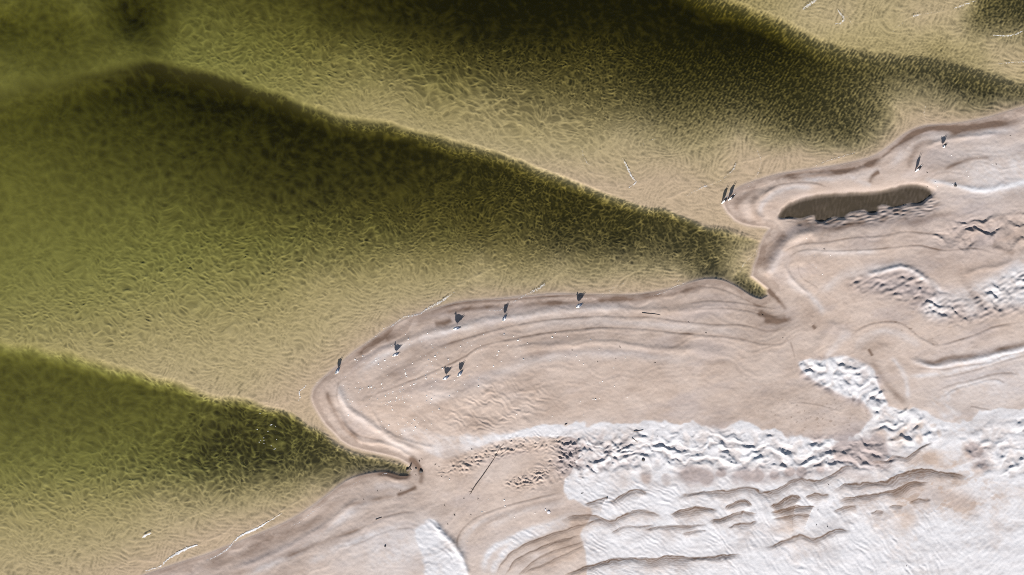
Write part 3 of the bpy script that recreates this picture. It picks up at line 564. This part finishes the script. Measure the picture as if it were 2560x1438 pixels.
for nm, A in (('grey', grey), ('water_haze', haze_tint), ('under', ss(-2, 9, -DSs).astype(np.float32)), ('dry', dry), ('stain', stain), ('silt_caustics', cover), ('ripple_caustics', tex * inw * contr), ('loam', pool.astype(np.float32))):
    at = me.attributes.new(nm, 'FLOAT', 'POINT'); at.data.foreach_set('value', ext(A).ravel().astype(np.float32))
sand = bpy.data.objects.new('sand', me); COL.objects.link(sand); tag(sand, kind='structure')

m = bpy.data.materials.new('beach_sand'); m.use_nodes = True
n = m.node_tree.nodes; l = m.node_tree.links; bs = n['Principled BSDF']
bs.inputs['Roughness'].default_value = .95; bs.inputs['Specular IOR Level'].default_value = .1
def attr(nm):
    x = n.new('ShaderNodeAttribute'); x.attribute_name = nm; return x.outputs['Fac']
def mixc(f, A, B):
    x = n.new('ShaderNodeMix'); x.data_type = 'RGBA'
    l.new(f, x.inputs['Factor'])
    for s_, v in ((6, A), (7, B)):
        if isinstance(v, tuple): x.inputs[s_].default_value = (*v, 1)
        else: l.new(v, x.inputs[s_])
    return x.outputs[2]
geo = n.new('ShaderNodeNewGeometry')
def noise(scale, det=3, rough=.6):
    x = n.new('ShaderNodeTexNoise'); x.inputs['Scale'].default_value = scale; x.inputs['Detail'].default_value = det
    x.inputs['Roughness'].default_value = rough; l.new(geo.outputs['Position'], x.inputs['Vector']); return x.outputs['Fac']
def mr(v, a0, a1, b0, b1):
    x = n.new('ShaderNodeMapRange'); l.new(v, x.inputs[0])
    for k, q_ in enumerate((a0, a1, b0, b1)): x.inputs[1 + k].default_value = q_
    return x.outputs[0]
base = mixc(mr(noise(.35, 4), .35, .65, 0, 1), (.455, .355, .29), (.515, .415, .35))
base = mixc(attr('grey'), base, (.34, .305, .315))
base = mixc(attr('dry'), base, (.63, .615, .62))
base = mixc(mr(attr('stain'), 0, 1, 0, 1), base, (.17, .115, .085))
base = mixc(attr('under'), base, (.46, .35, .24))
base = mixc(mr(attr('water_haze'), 0, .5, 0, .7), base, (.445, .37, .23))
base = mixc(mr(attr('water_haze'), .5, 1, 0, .85), base, (.33, .335, .18))  # greener scatter of the turbid western water, painted onto the bed
base = mixc(attr('silt_caustics'), base, (.060, .054, .041))  # dark detritus, its net pattern standing in for caustic light
base = mixc(mr(attr('loam'), .3, 1, 0, .7), base, (.06, .042, .028))
vm = n.new('ShaderNodeVectorMath'); vm.operation = 'SCALE'
l.new(base, vm.inputs[0])
g1 = mr(noise(9, 4, .7), .3, .7, .93, 1.07)
l.new(g1, vm.inputs['Scale']); l.new(vm.outputs[0], bs.inputs['Base Color'])
bp = n.new('ShaderNodeBump'); bp.inputs['Strength'].default_value = .35; bp.inputs['Distance'].default_value = .02
l.new(noise(12, 5, .7), bp.inputs['Height']); l.new(bp.outputs[0], bs.inputs['Normal'])
me.materials.append(m)

# ------------------------------------------------------------------ the sea: a body of water with a rippled surface
bm = bmesh.new(); bmesh.ops.create_cube(bm, size=1)
E = abs(co[0, 0, 0]) - 20
for v in bm.verts: v.co = Vector((v.co.x * 2 * E, v.co.y * 2 * E, -10 if v.co.z < 0 else 0))
wm = bpy.data.meshes.new('sea_water'); bm.to_mesh(wm); bm.free()
water = bpy.data.objects.new('sea_water', wm); COL.objects.link(water); tag(water, kind='structure')
m = bpy.data.materials.new('sea_water'); m.use_nodes = True
n = m.node_tree.nodes; l = m.node_tree.links; n.remove(n['Principled BSDF']); out = n['Material Output']
tr = n.new('ShaderNodeBsdfTransparent'); gl = n.new('ShaderNodeBsdfGlossy'); gl.inputs['Roughness'].default_value = .12
geo = n.new('ShaderNodeNewGeometry')
mp = n.new('ShaderNodeMapping'); mp.inputs['Rotation'].default_value = (0, 0, .35); mp.inputs['Scale'].default_value = (1, 2.2, 1)
l.new(geo.outputs['Position'], mp.inputs[0])
t = n.new('ShaderNodeTexNoise'); t.inputs['Scale'].default_value = 1.5; t.inputs['Detail'].default_value = 5; l.new(mp.outputs[0], t.inputs['Vector'])
bp = n.new('ShaderNodeBump'); bp.inputs['Strength'].default_value = .9; bp.inputs['Distance'].default_value = .08
l.new(t.outputs['Fac'], bp.inputs['Height'])
fr = n.new('ShaderNodeFresnel'); fr.inputs[0].default_value = 1.33
l.new(bp.outputs[0], fr.inputs['Normal']); l.new(bp.outputs[0], gl.inputs['Normal'])
mx = n.new('ShaderNodeMixShader'); bk = n.new('ShaderNodeMath'); bk.operation = 'SUBTRACT'; bk.inputs[0].default_value = 1; l.new(geo.outputs['Backfacing'], bk.inputs[1])
fm = n.new('ShaderNodeMath'); fm.operation = 'MULTIPLY'; l.new(fr.outputs[0], fm.inputs[0]); l.new(bk.outputs[0], fm.inputs[1])
l.new(fm.outputs[0], mx.inputs[0]); l.new(tr.outputs[0], mx.inputs[1]); l.new(gl.outputs[0], mx.inputs[2])
l.new(mx.outputs[0], out.inputs['Surface'])
va = n.new('ShaderNodeVolumeAbsorption'); va.inputs['Color'].default_value = (.772, .768, .53, 1); va.inputs['Density'].default_value = 1.95
l.new(va.outputs[0], out.inputs['Volume'])
wm.materials.append(m)

# ------------------------------------------------------------------ ground height under a photograph point
def gz(px, py):
    u = (px - X0) / G; v = (py - Y0) / G; i = int(u); j = int(v); fu, fv = u - i, v - j
    z = (zfin[j, i] * (1 - fu) + zfin[j, i + 1] * fu) * (1 - fv) + (zfin[j + 1, i] * (1 - fu) + zfin[j + 1, i + 1] * fu) * fv
    return float(z)

def mesh_obj(name, bm, mt, parent=None, smooth=True):
    d = bpy.data.meshes.new(name); bm.to_mesh(d); bm.free()
    if smooth: d.polygons.foreach_set('use_smooth', [True] * len(d.polygons))
    d.materials.append(mt); o = bpy.data.objects.new(name, d); COL.objects.link(o)
    if parent: o.parent = parent
    return o

def loft(bm, rings, seg=12):
    """rings: (x, y, z, half width, half height) along a spine in x; closed ends"""
    P = [Vector(r_[:3]) for r_ in rings]; loops = []
    for k, r_ in enumerate(rings):
        d = (P[min(k + 1, len(P) - 1)] - P[max(k - 1, 0)]).normalized()
        sd = Vector((0, 1, 0)); sd = (sd - d * sd.dot(d)).normalized(); up = d.cross(sd)
        loops.append([bm.verts.new(P[k] + sd * (math.cos(a_) * r_[3]) + up * (math.sin(a_) * r_[4])) for a_ in [2 * math.pi * q_ / seg for q_ in range(seg)]])
    for A, B in zip(loops, loops[1:]):
        for q_ in range(seg): bm.faces.new((A[q_], A[(q_ + 1) % seg], B[(q_ + 1) % seg], B[q_]))
    bm.faces.new(loops[0][::-1]); bm.faces.new(loops[-1])
    bmesh.ops.recalc_face_normals(bm, faces=bm.faces[:])

M_white = mat('white_feathers', (.80, .80, .80), .8, .05)
M_grey = mat('grey_feathers', (.11, .135, .19), .8, .1)
M_black = mat('black_feathers', (.014, .015, .02), .7, .1)
M_beak = mat('yellow_beak', (.6, .38, .05), .5); M_leg = mat('pink_leg', (.42, .25, .2), .6); M_eye = mat('dark_eye', (.01, .01, .01), .2)

def gull(label, group, mantle, bend):
    root = bpy.data.objects.new('gull', None); COL.objects.link(root); root.empty_display_size = .1
    tag(root, label, 'gull', group)
    if bend:
        sp = [(-.27, 0, .36, .03, .006), (-.22, 0, .345, .042, .014), (-.15, 0, .315, .058, .036), (-.07, 0, .275, .078, .066), (.01, 0, .245, .088, .086), (.08, 0, .225, .08, .082),
              (.14, 0, .20, .058, .062), (.19, 0, .17, .04, .044), (.225, 0, .135, .033, .035), (.25, 0, .105, .036, .038), (.27, 0, .085, .032, .032), (.285, 0, .068, .018, .018)]
        wg = [(.12, .035, .27, .028, .022), (.06, .046, .285, .054, .045), (-.03, .046, .315, .056, .05), (-.12, .038, .345, .045, .036), (-.20, .036, .37, .026, .024)]
        tp = [(-.195, .045, .363, .013, .026), (-.29, .04, .405, .011, .016), (-.36, .05, .44, .007, .009), (-.42, .062, .47, .003, .004)]
        hd, bk = Vector((.262, 0, .10)), Vector((.45, 0, -1)).normalized()
    else:
        sp = [(-.28, 0, .215, .03, .006), (-.23, 0, .22, .042, .014), (-.16, 0, .232, .058, .036), (-.08, 0, .238, .078, .066), (0, 0, .245, .096, .09), (.075, 0, .265, .092, .088),
              (.125, 0, .295, .07, .066), (.15, 0, .33, .04, .044), (.16, 0, .365, .034, .036), (.17, 0, .395, .037, .038), (.19, 0, .42, .034, .03), (.212, 0, .424, .018, .018)]
        wg = [(.075, .035, .31, .024, .018), (.02, .044, .30, .044, .04), (-.06, .044, .288, .048, .044), (-.14, .036, .274, .04, .034), (-.22, .034, .264, .026, .022)]
        tp = [(-.215, .04, .255, .013, .026), (-.31, .03, .262, .011, .016), (-.37, .035, .275, .006, .009), (-.43, .045, .29, .003, .004)]
        hd, bk = Vector((.185, 0, .405)), Vector((1, 0, -.12)).normalized()
    lo = .045
    sp = [(x, y, z - lo, a_ * 1.12, b_ * 1.05) for x, y, z, a_, b_ in sp]; wg = [(x, y, z - lo, a_ * 1.08, b_) for x, y, z, a_, b_ in wg]
    tp = [(x, y, z - lo, a_, b_) for x, y, z, a_, b_ in tp]; hd = hd - Vector((0, 0, lo))
    bm = bmesh.new(); loft(bm, sp, 14); body = mesh_obj('body', bm, M_white, root)
    sb = body.modifiers.new('s', 'SUBSURF'); sb.levels = sb.render_levels = 1
    for sd in (1, -1):
        bm = bmesh.new(); loft(bm, [(x, y * sd, z, a_, b_) for x, y, z, a_, b_ in wg], 12); w_ = mesh_obj('wing', bm, mantle, root); w_.modifiers.new('s', 'SUBSURF').render_levels = 1
        bm = bmesh.new(); loft(bm, [(x, y * sd, z, a_, b_) for x, y, z, a_, b_ in tp], 8); mesh_obj('wing_tip', bm, M_black, w_)
    bm = bmesh.new(); c0 = hd + bk * .03
    loft(bm, [tuple(c0 + bk * d_) + (a_, b_) for d_, a_, b_ in ((0, .013, .013), (.03, .009, .011), (.052, .006, .009), (.066, .001, .002))], 8)
    mesh_obj('beak', bm, M_beak, root)
    for sd in (1, -1):
        bm = bmesh.new(); bmesh.ops.create_uvsphere(bm, u_segments=8, v_segments=6, radius=.006)
        bmesh.ops.translate(bm, vec=hd + Vector((.008, sd * .032, .008)), verts=bm.verts); mesh_obj('eye', bm, M_eye, root)
        bm = bmesh.new(); x0 = -.005 + sd * .02
        loft(bm, [(x0 + .006, sd * .035, .15, .014, .014), (x0, sd * .035, .11, .007, .007), (x0 - .004, sd * .035, .09, .006, .006), (x0 + .002, sd * .036, .012, .005, .005)], 6)
        for a_ in (-.5, 0, .5):           # webbed toes
            c = Vector((x0, sd * .036, .006)); e = c + Vector((math.cos(a_) * .06, math.sin(a_) * .06, -.002))
            t1 = e + Vector((-.012, .012, 0)); vs_ = [bm.verts.new(p_) for p_ in (c + Vector((0, -.006, 0)), e + Vector((0, -.006, 0)), e + Vector((0, .006, 0)), c + Vector((0, .006, 0)), c + Vector((0, 0, .008)))]
            bm.faces.new(vs_[:4]); bm.faces.new((vs_[0], vs_[4], vs_[1])); bm.faces.new((vs_[3], vs_[2], vs_[4])); bm.faces.new((vs_[4], vs_[2], vs_[1]))
        mesh_obj('leg', bm, M_leg, root, False)
    return root

# pale grey-backed gulls on the beach: feet position in the photograph, heading (degrees, photo axes, from +x towards up), size
for px, py, hd_, sc, lb in [
    (846, 926, 242, 1.08, 'white gull at the western tip of the beach, closest to the water on the left'),
    (991, 885, 208, 1.02, 'grey-backed white gull among white shells on the upper beach'),
    (1142, 820, 198, 1.12, 'white gull on smooth sand just below a brown damp patch of the upper beach'),
    (1261, 795, 240, 1.08, 'white gull whose shadow touches a small foam line at the water edge'),
    (1446, 764, 212, 1.10, 'white gull by the shoreline, rightmost of the pale gulls'),
    (1116, 942, 210, 1.05, 'left white gull of the two standing side by side lower on the sand flat'),
    (1151, 932, 232, 1.10, 'right white gull of the two standing side by side lower on the sand flat')]:
    g_ = gull(lb, 'pale gulls standing on the beach', M_grey, False)
    x, y = W(px, py); g_.location = (x, y, gz(px, py)); g_.rotation_euler = (0, 0, math.radians(hd_)); g_.scale = (sc * 1.3,) * 3
for px, py, hd_, sc, bend, lb in [
    (1810, 501, 232, 1.12, True, 'bending black-backed gull at the tip of the sand spit, left of a pair'),
    (1827, 494, 225, 1.12, True, 'bending black-backed gull near the tip of the sand spit, right of a pair'),
    (2290, 423, 236, 1.08, True, 'black-backed gull bending down alone on the middle of the sand spit'),
    (2354, 367, 226, 1.05, False, 'upright black-backed gull on the sand spit, furthest right of all')]:
    g_ = gull(lb, 'black-backed gulls on the sand spit', M_black, bend)
    x, y = W(px, py); g_.location = (x, y, gz(px, py)); g_.rotation_euler = (0, 0, math.radians(hd_)); g_.scale = (sc * 1.1,) * 3

# ------------------------------------------------------------------ driftwood
M_wood = mat('weathered_wood', (.13, .10, .08), .9, .35, 8); M_pale = mat('bleached_wood', (.42, .37, .32), .9, .2, 8)
def stick(pts, rad, label, mt, name='driftwood_stick', fork=None):
    P = cr(pts, 5); rd = random.Random(int(pts[0][0])); bm = bmesh.new(); loops = []; nseg = 7
    def tube(P, r0, r1, lift):
        loops = []
        for k, (px, py) in enumerate(P):
            t = k / max(1, len(P) - 1); x, y = W(px, py); rr = (r0 * (1 - t) + r1 * t) * rd.uniform(.85, 1.15)
            c = Vector((x, y, gz(px, py) + rr * .55 + lift * math.sin(math.pi * t)))
            a_ = Vector((*W(*P[max(k - 1, 0)]), 0)); b_ = Vector((*W(*P[min(k + 1, len(P) - 1)]), 0)); d = (b_ - a_).normalized(); sd = Vector((-d.y, d.x, 0))
            loops.append([bm.verts.new(c + sd * math.cos(q_ * 2 * math.pi / nseg) * rr + Vector((0, 0, math.sin(q_ * 2 * math.pi / nseg) * rr))) for q_ in range(nseg)])
        for A, B in zip(loops, loops[1:]):
            for q_ in range(nseg): bm.faces.new((A[q_], A[(q_ + 1) % nseg], B[(q_ + 1) % nseg], B[q_]))
        bm.faces.new(loops[0][::-1]); bm.faces.new(loops[-1])
    tube(P, rad[0], rad[1], rad[2] if len(rad) > 2 else 0)
    for f in fork or []: tube(cr(f, 4), rad[0] * .7, rad[1] * .5, 0)
    bmesh.ops.recalc_face_normals(bm, faces=bm.faces[:])
    return tag(mesh_obj(name, bm, mt), label, 'driftwood')
stick([(1178, 1229), (1190, 1210), (1207, 1187), (1222, 1165), (1237, 1142), (1247, 1122), (1259, 1108)], (.034, .014, .02), 'long thin driftwood branch lying across the damp sand, root end down left', M_wood, 'driftwood_branch',
      [[(1181, 1226), (1172, 1226)], [(1180, 1228), (1174, 1234)], [(1184, 1222), (1178, 1219)]])
stick([(1604, 782), (1618, 784), (1634, 785), (1650, 788)], (.032, .02), 'dark driftwood stick lying on smooth sand right of the pale gulls', M_wood)
stick([(1582, 1076), (1594, 1075), (1606, 1072)], (.04, .02), 'short dark stick on the white sand berm', M_wood)
stick([(1578, 1093), (1584, 1097), (1592, 1104)], (.035, .02), 'short pale stick half buried among the white dune mounds', M_pale)
stick([(941, 1297), (948, 1294), (956, 1291)], (.035, .018), 'tiny dark stick on the lower left beach along a dark drift line', M_wood)
stick([(1411, 1060), (1417, 1057)], (.04, .03), 'stubby dark twig at the upper edge of the white berm', M_wood)
stick([(1016, 1177), (1022, 1174), (1026, 1168), (1028, 1160)], (.13, .05), 'dark water-soaked log lying at the head of the lower inlet', M_wood, 'driftwood_log', [[(1024, 1172), (1029, 1175)]])

# ------------------------------------------------------------------ seaweed scraps, stones, shells, a jellyfish
M_weed = mat('dried_seaweed', (.03, .022, .016), .8, .3, 30); M_stone = mat('stone', (.09, .08, .075), .8, .3, 20)
M_shell = mat('bleached_shell', (.82, .80, .77), .5, .1, 30); M_jelly = mat('washed_up_jellyfish', (.62, .60, .62), .15, .1, 10, .5)
def lump(seed, mt, name, flat=.5, rough=.3, sub=2):
    rd = random.Random(seed); bm = bmesh.new(); bmesh.ops.create_icosphere(bm, subdivisions=sub, radius=1)
    for v in bm.verts:
        k = 1 + rough * (math.sin(v.co.x * 3 + seed) * math.cos(v.co.y * 4 + seed * 2) + rd.uniform(-.35, .35))
        v.co = Vector((v.co.x * k, v.co.y * k, v.co.z * flat * k))
    o = mesh_obj(name, bm, mt); return o
def strands(seed):
    rd = random.Random(seed); bm = bmesh.new()
    for _ in range(6):
        x, y, a_ = rd.uniform(-.4, .4), rd.uniform(-.4, .4), rd.uniform(0, 6.28); prev = None; wd = rd.uniform(.08, .18)
        for k in range(6):
            nn = Vector((-math.sin(a_), math.cos(a_), 0)) * wd * (1 - k / 7); c = Vector((x, y, .12 + .12 * math.sin(k * 1.7 + seed)))
            cur = (bm.verts.new(c + nn), bm.verts.new(c - nn), bm.verts.new(c + Vector((0, 0, .1))))
            if prev: bm.faces.new((prev[0], cur[0], cur[2], prev[2])); bm.faces.new((prev[2], cur[2], cur[1], prev[1]))
            prev = cur; x += math.cos(a_) * .28; y += math.sin(a_) * .28; a_ += rd.uniform(-.7, .7)
    return mesh_obj('seaweed_scrap', bm, M_weed)
def fan(seed):
    """a ribbed, domed cockle valve"""
    bm = bmesh.new(); n_, m_ = 15, 5; rows = []
    for j in range(m_ + 1):
        t = j / m_; row = []
        for i in range(n_):
            a_ = -1.9 + 3.8 * i / (n_ - 1); rr = t * (1 + .04 * (i % 2))
            row.append(bm.verts.new((rr * math.cos(a_) * .95 - .35, rr * math.sin(a_) * .85, .5 * (1 - t * t) * (1 if j else 1) + .03 * (i % 2) * t)))
        rows.append(row)
    for A, B in zip(rows, rows[1:]):
        for i in range(n_ - 1):
            try: bm.faces.new((A[i], A[i + 1], B[i + 1], B[i]))
            except ValueError: pass
    bmesh.ops.remove_doubles(bm, verts=bm.verts, dist=1e-4); bmesh.ops.recalc_face_normals(bm, faces=bm.faces[:])
    return mesh_obj('shell', bm, M_shell, None, False)
def put(o, px, py, sc, rz, dz=0):
    x, y = W(px, py); o.location = (x, y, gz(px, py) + dz * sc); o.scale = (sc, sc, sc); o.rotation_euler = (0, 0, rz)

rd = random.Random(4)
shells = []
for (cx, cy, rx, ry, n_) in [(905, 900, 45, 25, 16), (960, 905, 40, 22, 14), (1010, 850, 50, 18, 10), (905, 965, 50, 30, 18), (1000, 960, 60, 30, 24), (960, 1010, 60, 30, 22), (1030, 1060, 60, 22, 30),
                             (1060, 1000, 60, 35, 18), (1100, 880, 70, 25, 12), (1220, 880, 60, 25, 12), (880, 1000, 25, 30, 8), (1180, 960, 50, 30, 8), (1060, 920, 50, 25, 14), (1330, 860, 90, 25, 10),
                             (1450, 900, 100, 40, 10), (1500, 1000, 150, 40, 14), (2440, 410, 80, 25, 7), (2330, 455, 30, 8, 3), (2050, 640, 60, 40, 7), (1180, 1240, 80, 40, 6), (1250, 1290, 100, 40, 5), (1140, 850, 90, 25, 8)]:
    for _ in range(n_):
        px, py = rd.gauss(cx, rx * .6), rd.gauss(cy, ry * .6)
        if DS[int((py - Y0) / G), int((px - X0) / G)] > 12 and land[int((py - Y0) / G), int((px - X0) / G)]: shells.append((px, py))
shells = shells[:290]
proto = [fan(k) for k in range(1)]
for k, (px, py) in enumerate(shells):
    o = proto[0] if k == 0 else proto[0].copy()
    if k: COL.objects.link(o)
    tag(o, 'small bleached white shell lying on the damp sand flat', 'shell', 'white shells scattered on the sand')
    put(o, px, py, rd.choice([.03, .035, .04, .045, .05, .075]) * 1.2, rd.uniform(0, 6.28), -.1)
weed = [(1493, 903), (1538, 895), (1635, 905), (1430, 875), (1105, 1190), (1112, 1262), (1160, 1243), (1196, 1244), (1120, 1308), (1137, 1285), (1178, 1283), (910, 1248), (945, 1226), (1002, 1225), (1050, 1152),
        (1049, 1151), (1055, 1147), (1088, 1160), (1040, 1187), (1905, 787), (1955, 845), (1763, 832), (1720, 805), (2057, 624), (2314, 432), (2523, 340), (2485, 411), (1640, 1088), (1548, 867), (1455, 1230),
        (582, 1308), (540, 1368), (2065, 1207), (2035, 1308), (2062, 1312), (2038, 1270), (2258, 1410), (1098, 1165), (1180, 1120), (2318, 467)]
wp = [strands(k) for k in range(3)]
for k, (px, py) in enumerate(weed):
    if not land[int((py - Y0) / G), int((px - X0) / G)]: continue
    o = wp[k] if k < 3 else wp[k % 3].copy()
    if k >= 3: COL.objects.link(o)
    tag(o, 'small dark scrap of dried seaweed on the sand', 'seaweed', 'dark seaweed scraps scattered on the beach')
    put(o, px, py, rd.uniform(.045, .085), rd.uniform(0, 6.28))
for seed, px, py, sc, lb in [(3, 1053, 1178, .16, 'dark rounded stone on the sand neck just right of the lower inlet'), (5, 1040, 1171, .09, 'brown pebble at the rim of the lower inlet, left of the dark stone'),
                             (7, 965, 1362, .09, 'dark stone on pale sand near the bottom left'), (8, 1606, 1147, .13, 'dark stone among the white dune mounds right of the damp sand'),
                             (9, 2382, 466, .12, 'dark pebble on the pale ridge above the tidal pool'), (11, 1516, 1241, .07, 'dark pebble on a white sand crest left of the scarps')]:
    o = lump(seed, M_stone, 'stone', .55, .22); tag(o, lb, 'stone', 'dark stones on the sand'); put(o, px, py, sc, seed, .2)
for seed, px, py, sc, lb in [(21, 1371, 1276, .15, 'round whitish jellyfish washed up on damp sand, with a wet mark beside it'), (22, 1363, 1270, .07, 'small pale jellyfish fragment left of the larger washed-up one')]:
    o = lump(seed, M_jelly, 'jellyfish', .3, .08, 3); tag(o, lb, 'jellyfish'); put(o, px, py, sc, 0, .1)

# ------------------------------------------------------------------ foam lines along the breaking ripples
def mfoam_and_glints():
    m = bpy.data.materials.new('foam'); m.use_nodes = True; n = m.node_tree.nodes; l = m.node_tree.links; b = n['Principled BSDF']  # real foam lines and the painted sun glints share this material
    b.inputs['Base Color'].default_value = (.80, .80, .80, 1); b.inputs['Roughness'].default_value = .5
    g = n.new('ShaderNodeNewGeometry'); t = n.new('ShaderNodeTexNoise'); t.inputs['Scale'].default_value = 9; t.inputs['Detail'].default_value = 5; l.new(g.outputs['Position'], t.inputs['Vector'])
    a_ = n.new('ShaderNodeAttribute'); a_.attribute_name = 'thick'
    ad = n.new('ShaderNodeMath'); ad.operation = 'ADD'; l.new(t.outputs['Fac'], ad.inputs[0]); l.new(a_.outputs['Fac'], ad.inputs[1])
    r = n.new('ShaderNodeMapRange'); l.new(ad.outputs[0], r.inputs[0])
    for k, q_ in enumerate((.92, 1.24, 0, .85)): r.inputs[1 + k].default_value = q_
    l.new(r.outputs[0], b.inputs['Alpha']); return m
FOAM = [(3,.5,[(951,823),(978,816),(1008,794),(1030,790),(1052,784),(1068,772),(1092,759),(1119,742),(1139,729)]),(5,.55,[(1060,778),(1080,766),(1100,756),(1125,738)]),
 (2.5,.5,[(1263,767),(1285,755),(1303,744),(1325,732),(1347,722),(1364,712)]),(7,.45,[(1325,733),(1345,722),(1362,710)]),(1.6,.5,[(1216,777),(1235,777),(1250,777),(1256,772),(1263,766)]),
 (2,.4,[(1500,748),(1518,729),(1540,717),(1560,708)]),(1.6,.35,[(1440,745),(1480,745),(1510,733),(1550,729),(1600,734)]),(2.5,.45,[(1633,739),(1655,733),(1676,722),(1692,715),(1715,706)]),
 (5,.42,[(930,850),(942,838),(952,824)]),(2,.4,[(912,863),(920,855),(932,846)]),
 (3,.6,[(363,1428),(383,1422),(403,1415),(416,1401),(432,1390),(447,1381)]),(4,.85,[(416,1401),(432,1390),(450,1380),(472,1370),(494,1363)]),
 (3,.55,[(517,1401),(545,1388),(571,1371),(584,1354),(605,1338)]),(3.4,.85,[(588,1352),(605,1338),(638,1324),(655,1314),(672,1304)]),(2,.6,[(672,1304),(690,1293),(705,1284)]),
 (4,.75,[(356,1344),(366,1338),(378,1332)]),(1.6,.5,[(729,1314),(750,1305),(769,1290),(790,1275),(808,1262)]),(2,.5,[(660,1335),(665,1333)]),
 (3,.55,[(746,1004),(750,992),(748,980),(757,972),(766,963)]),(1.8,.4,[(770,962),(790,957),(805,948),(822,935)]),
 (4,.6,[(1560,402),(1572,427),(1582,445),(1589,457),(1572,469)]),(2,.4,[(1545,380),(1555,395),(1563,410)]),
 (5,.55,[(2006,24),(2022,13),(2043,-3)]),(4,.55,[(2093,24),(2102,36),(2110,47),(2103,57),(2088,60)]),(4,.5,[(2385,22),(2410,12),(2440,2)]),(1.8,.4,[(2231,81),(2250,62),(2271,47),(2290,38),(2330,32),(2360,28)]),
 (3,.55,[(2482,88),(2506,90),(2535,87),(2560,76)]),(2,.5,[(2495,160),(2530,156),(2560,155),(2600,152)]),(5,.5,[(2282,42),(2300,36)]),
 (4,.5,[(1840,408),(1832,425),(1818,438)]),(2,.45,[(1818,440),(1795,455),(1767,466),(1737,478),(1715,490)]),(4,.5,[(1752,470),(1768,464)]),
 (1.7,.4,[(1891,372),(1902,400),(1900,420),(1890,445),(1870,468)]),(1.8,.45,[(2035,417),(2060,405),(2100,393),(2140,381)]),(1.7,.45,[(2315,265),(2310,285),(2318,300)]),
 (1.8,.45,[(1893,625),(1882,640),(1868,651),(1858,662),(1850,680)]),(1.6,.35,[(1740,397),(1748,410),(1757,430)]),
 (2.2,.6,[(955,1185),(968,1184)]),(1.7,.4,[(850,1235),(880,1212),(905,1200)]),(1.8,.4,[(1700,697),(1690,708)]),(1.8,.45,[(1455,375),(1460,395),(1475,415)]),
 (2.2,.4,[(2100,16),(2130,60)]),(1.6,.4,[(1640,345),(1600,365)])]
bm = bmesh.new(); lay = bm.verts.layers.float.new('thick'); rd = random.Random(9)
for w_, th, pts in FOAM:
    P = cr(pts, 3); prev = None
    for k, p_ in enumerate(P):
        a_ = P[max(k - 1, 0)]; b_ = P[min(k + 1, len(P) - 1)]; d = (b_ - a_) / max(1e-6, np.hypot(*(b_ - a_))); nn = np.array([-d[1], d[0]])
        t = k / max(1, len(P) - 1); wd = 1.05 * w_ * (.4 + .6 * math.sin(math.pi * t)) * rd.uniform(.6, 1.4); off = rd.uniform(-.8, .8)
        row = []
        for f, e in ((-1, 0), (-.35, 1), (.35, 1), (1, 0)):
            c = p_ + nn * (f * wd + off); x, y = W(*c); zc = max(0.0, gz(c[0], c[1])) + .006 + .004 * e
            v = bm.verts.new((x, y, zc)); v[lay] = th * (e * .75 + .25) * rd.uniform(.85, 1.15); row.append(v)
        if prev:
            for q_ in range(3): bm.faces.new((prev[q_], prev[q_ + 1], row[q_ + 1], row[q_]))
        prev = row
# sun glitter on the lower trough, painted as small white foam quads
for _ in range(15):
    px, py = rd.gauss(675, 28), rd.gauss(1095, 24); wd = rd.uniform(.8, 2.2); row = []
    for dx_, dy_ in ((-wd, -.6), (wd, -.8), (wd * .8, .7), (-wd * .8, .5)):
        x, y = W(px + dx_, py + dy_); v = bm.verts.new((x, y, .008)); v[lay] = .75; row.append(v)
    bm.faces.new(row)
bmesh.ops.recalc_face_normals(bm, faces=bm.faces[:])
fo = mesh_obj('foam', bm, mfoam_and_glints()); tag(fo, 'thin broken lines of white foam along the waterline and shallows, plus painted sun glints', 'foam', None, 'stuff')
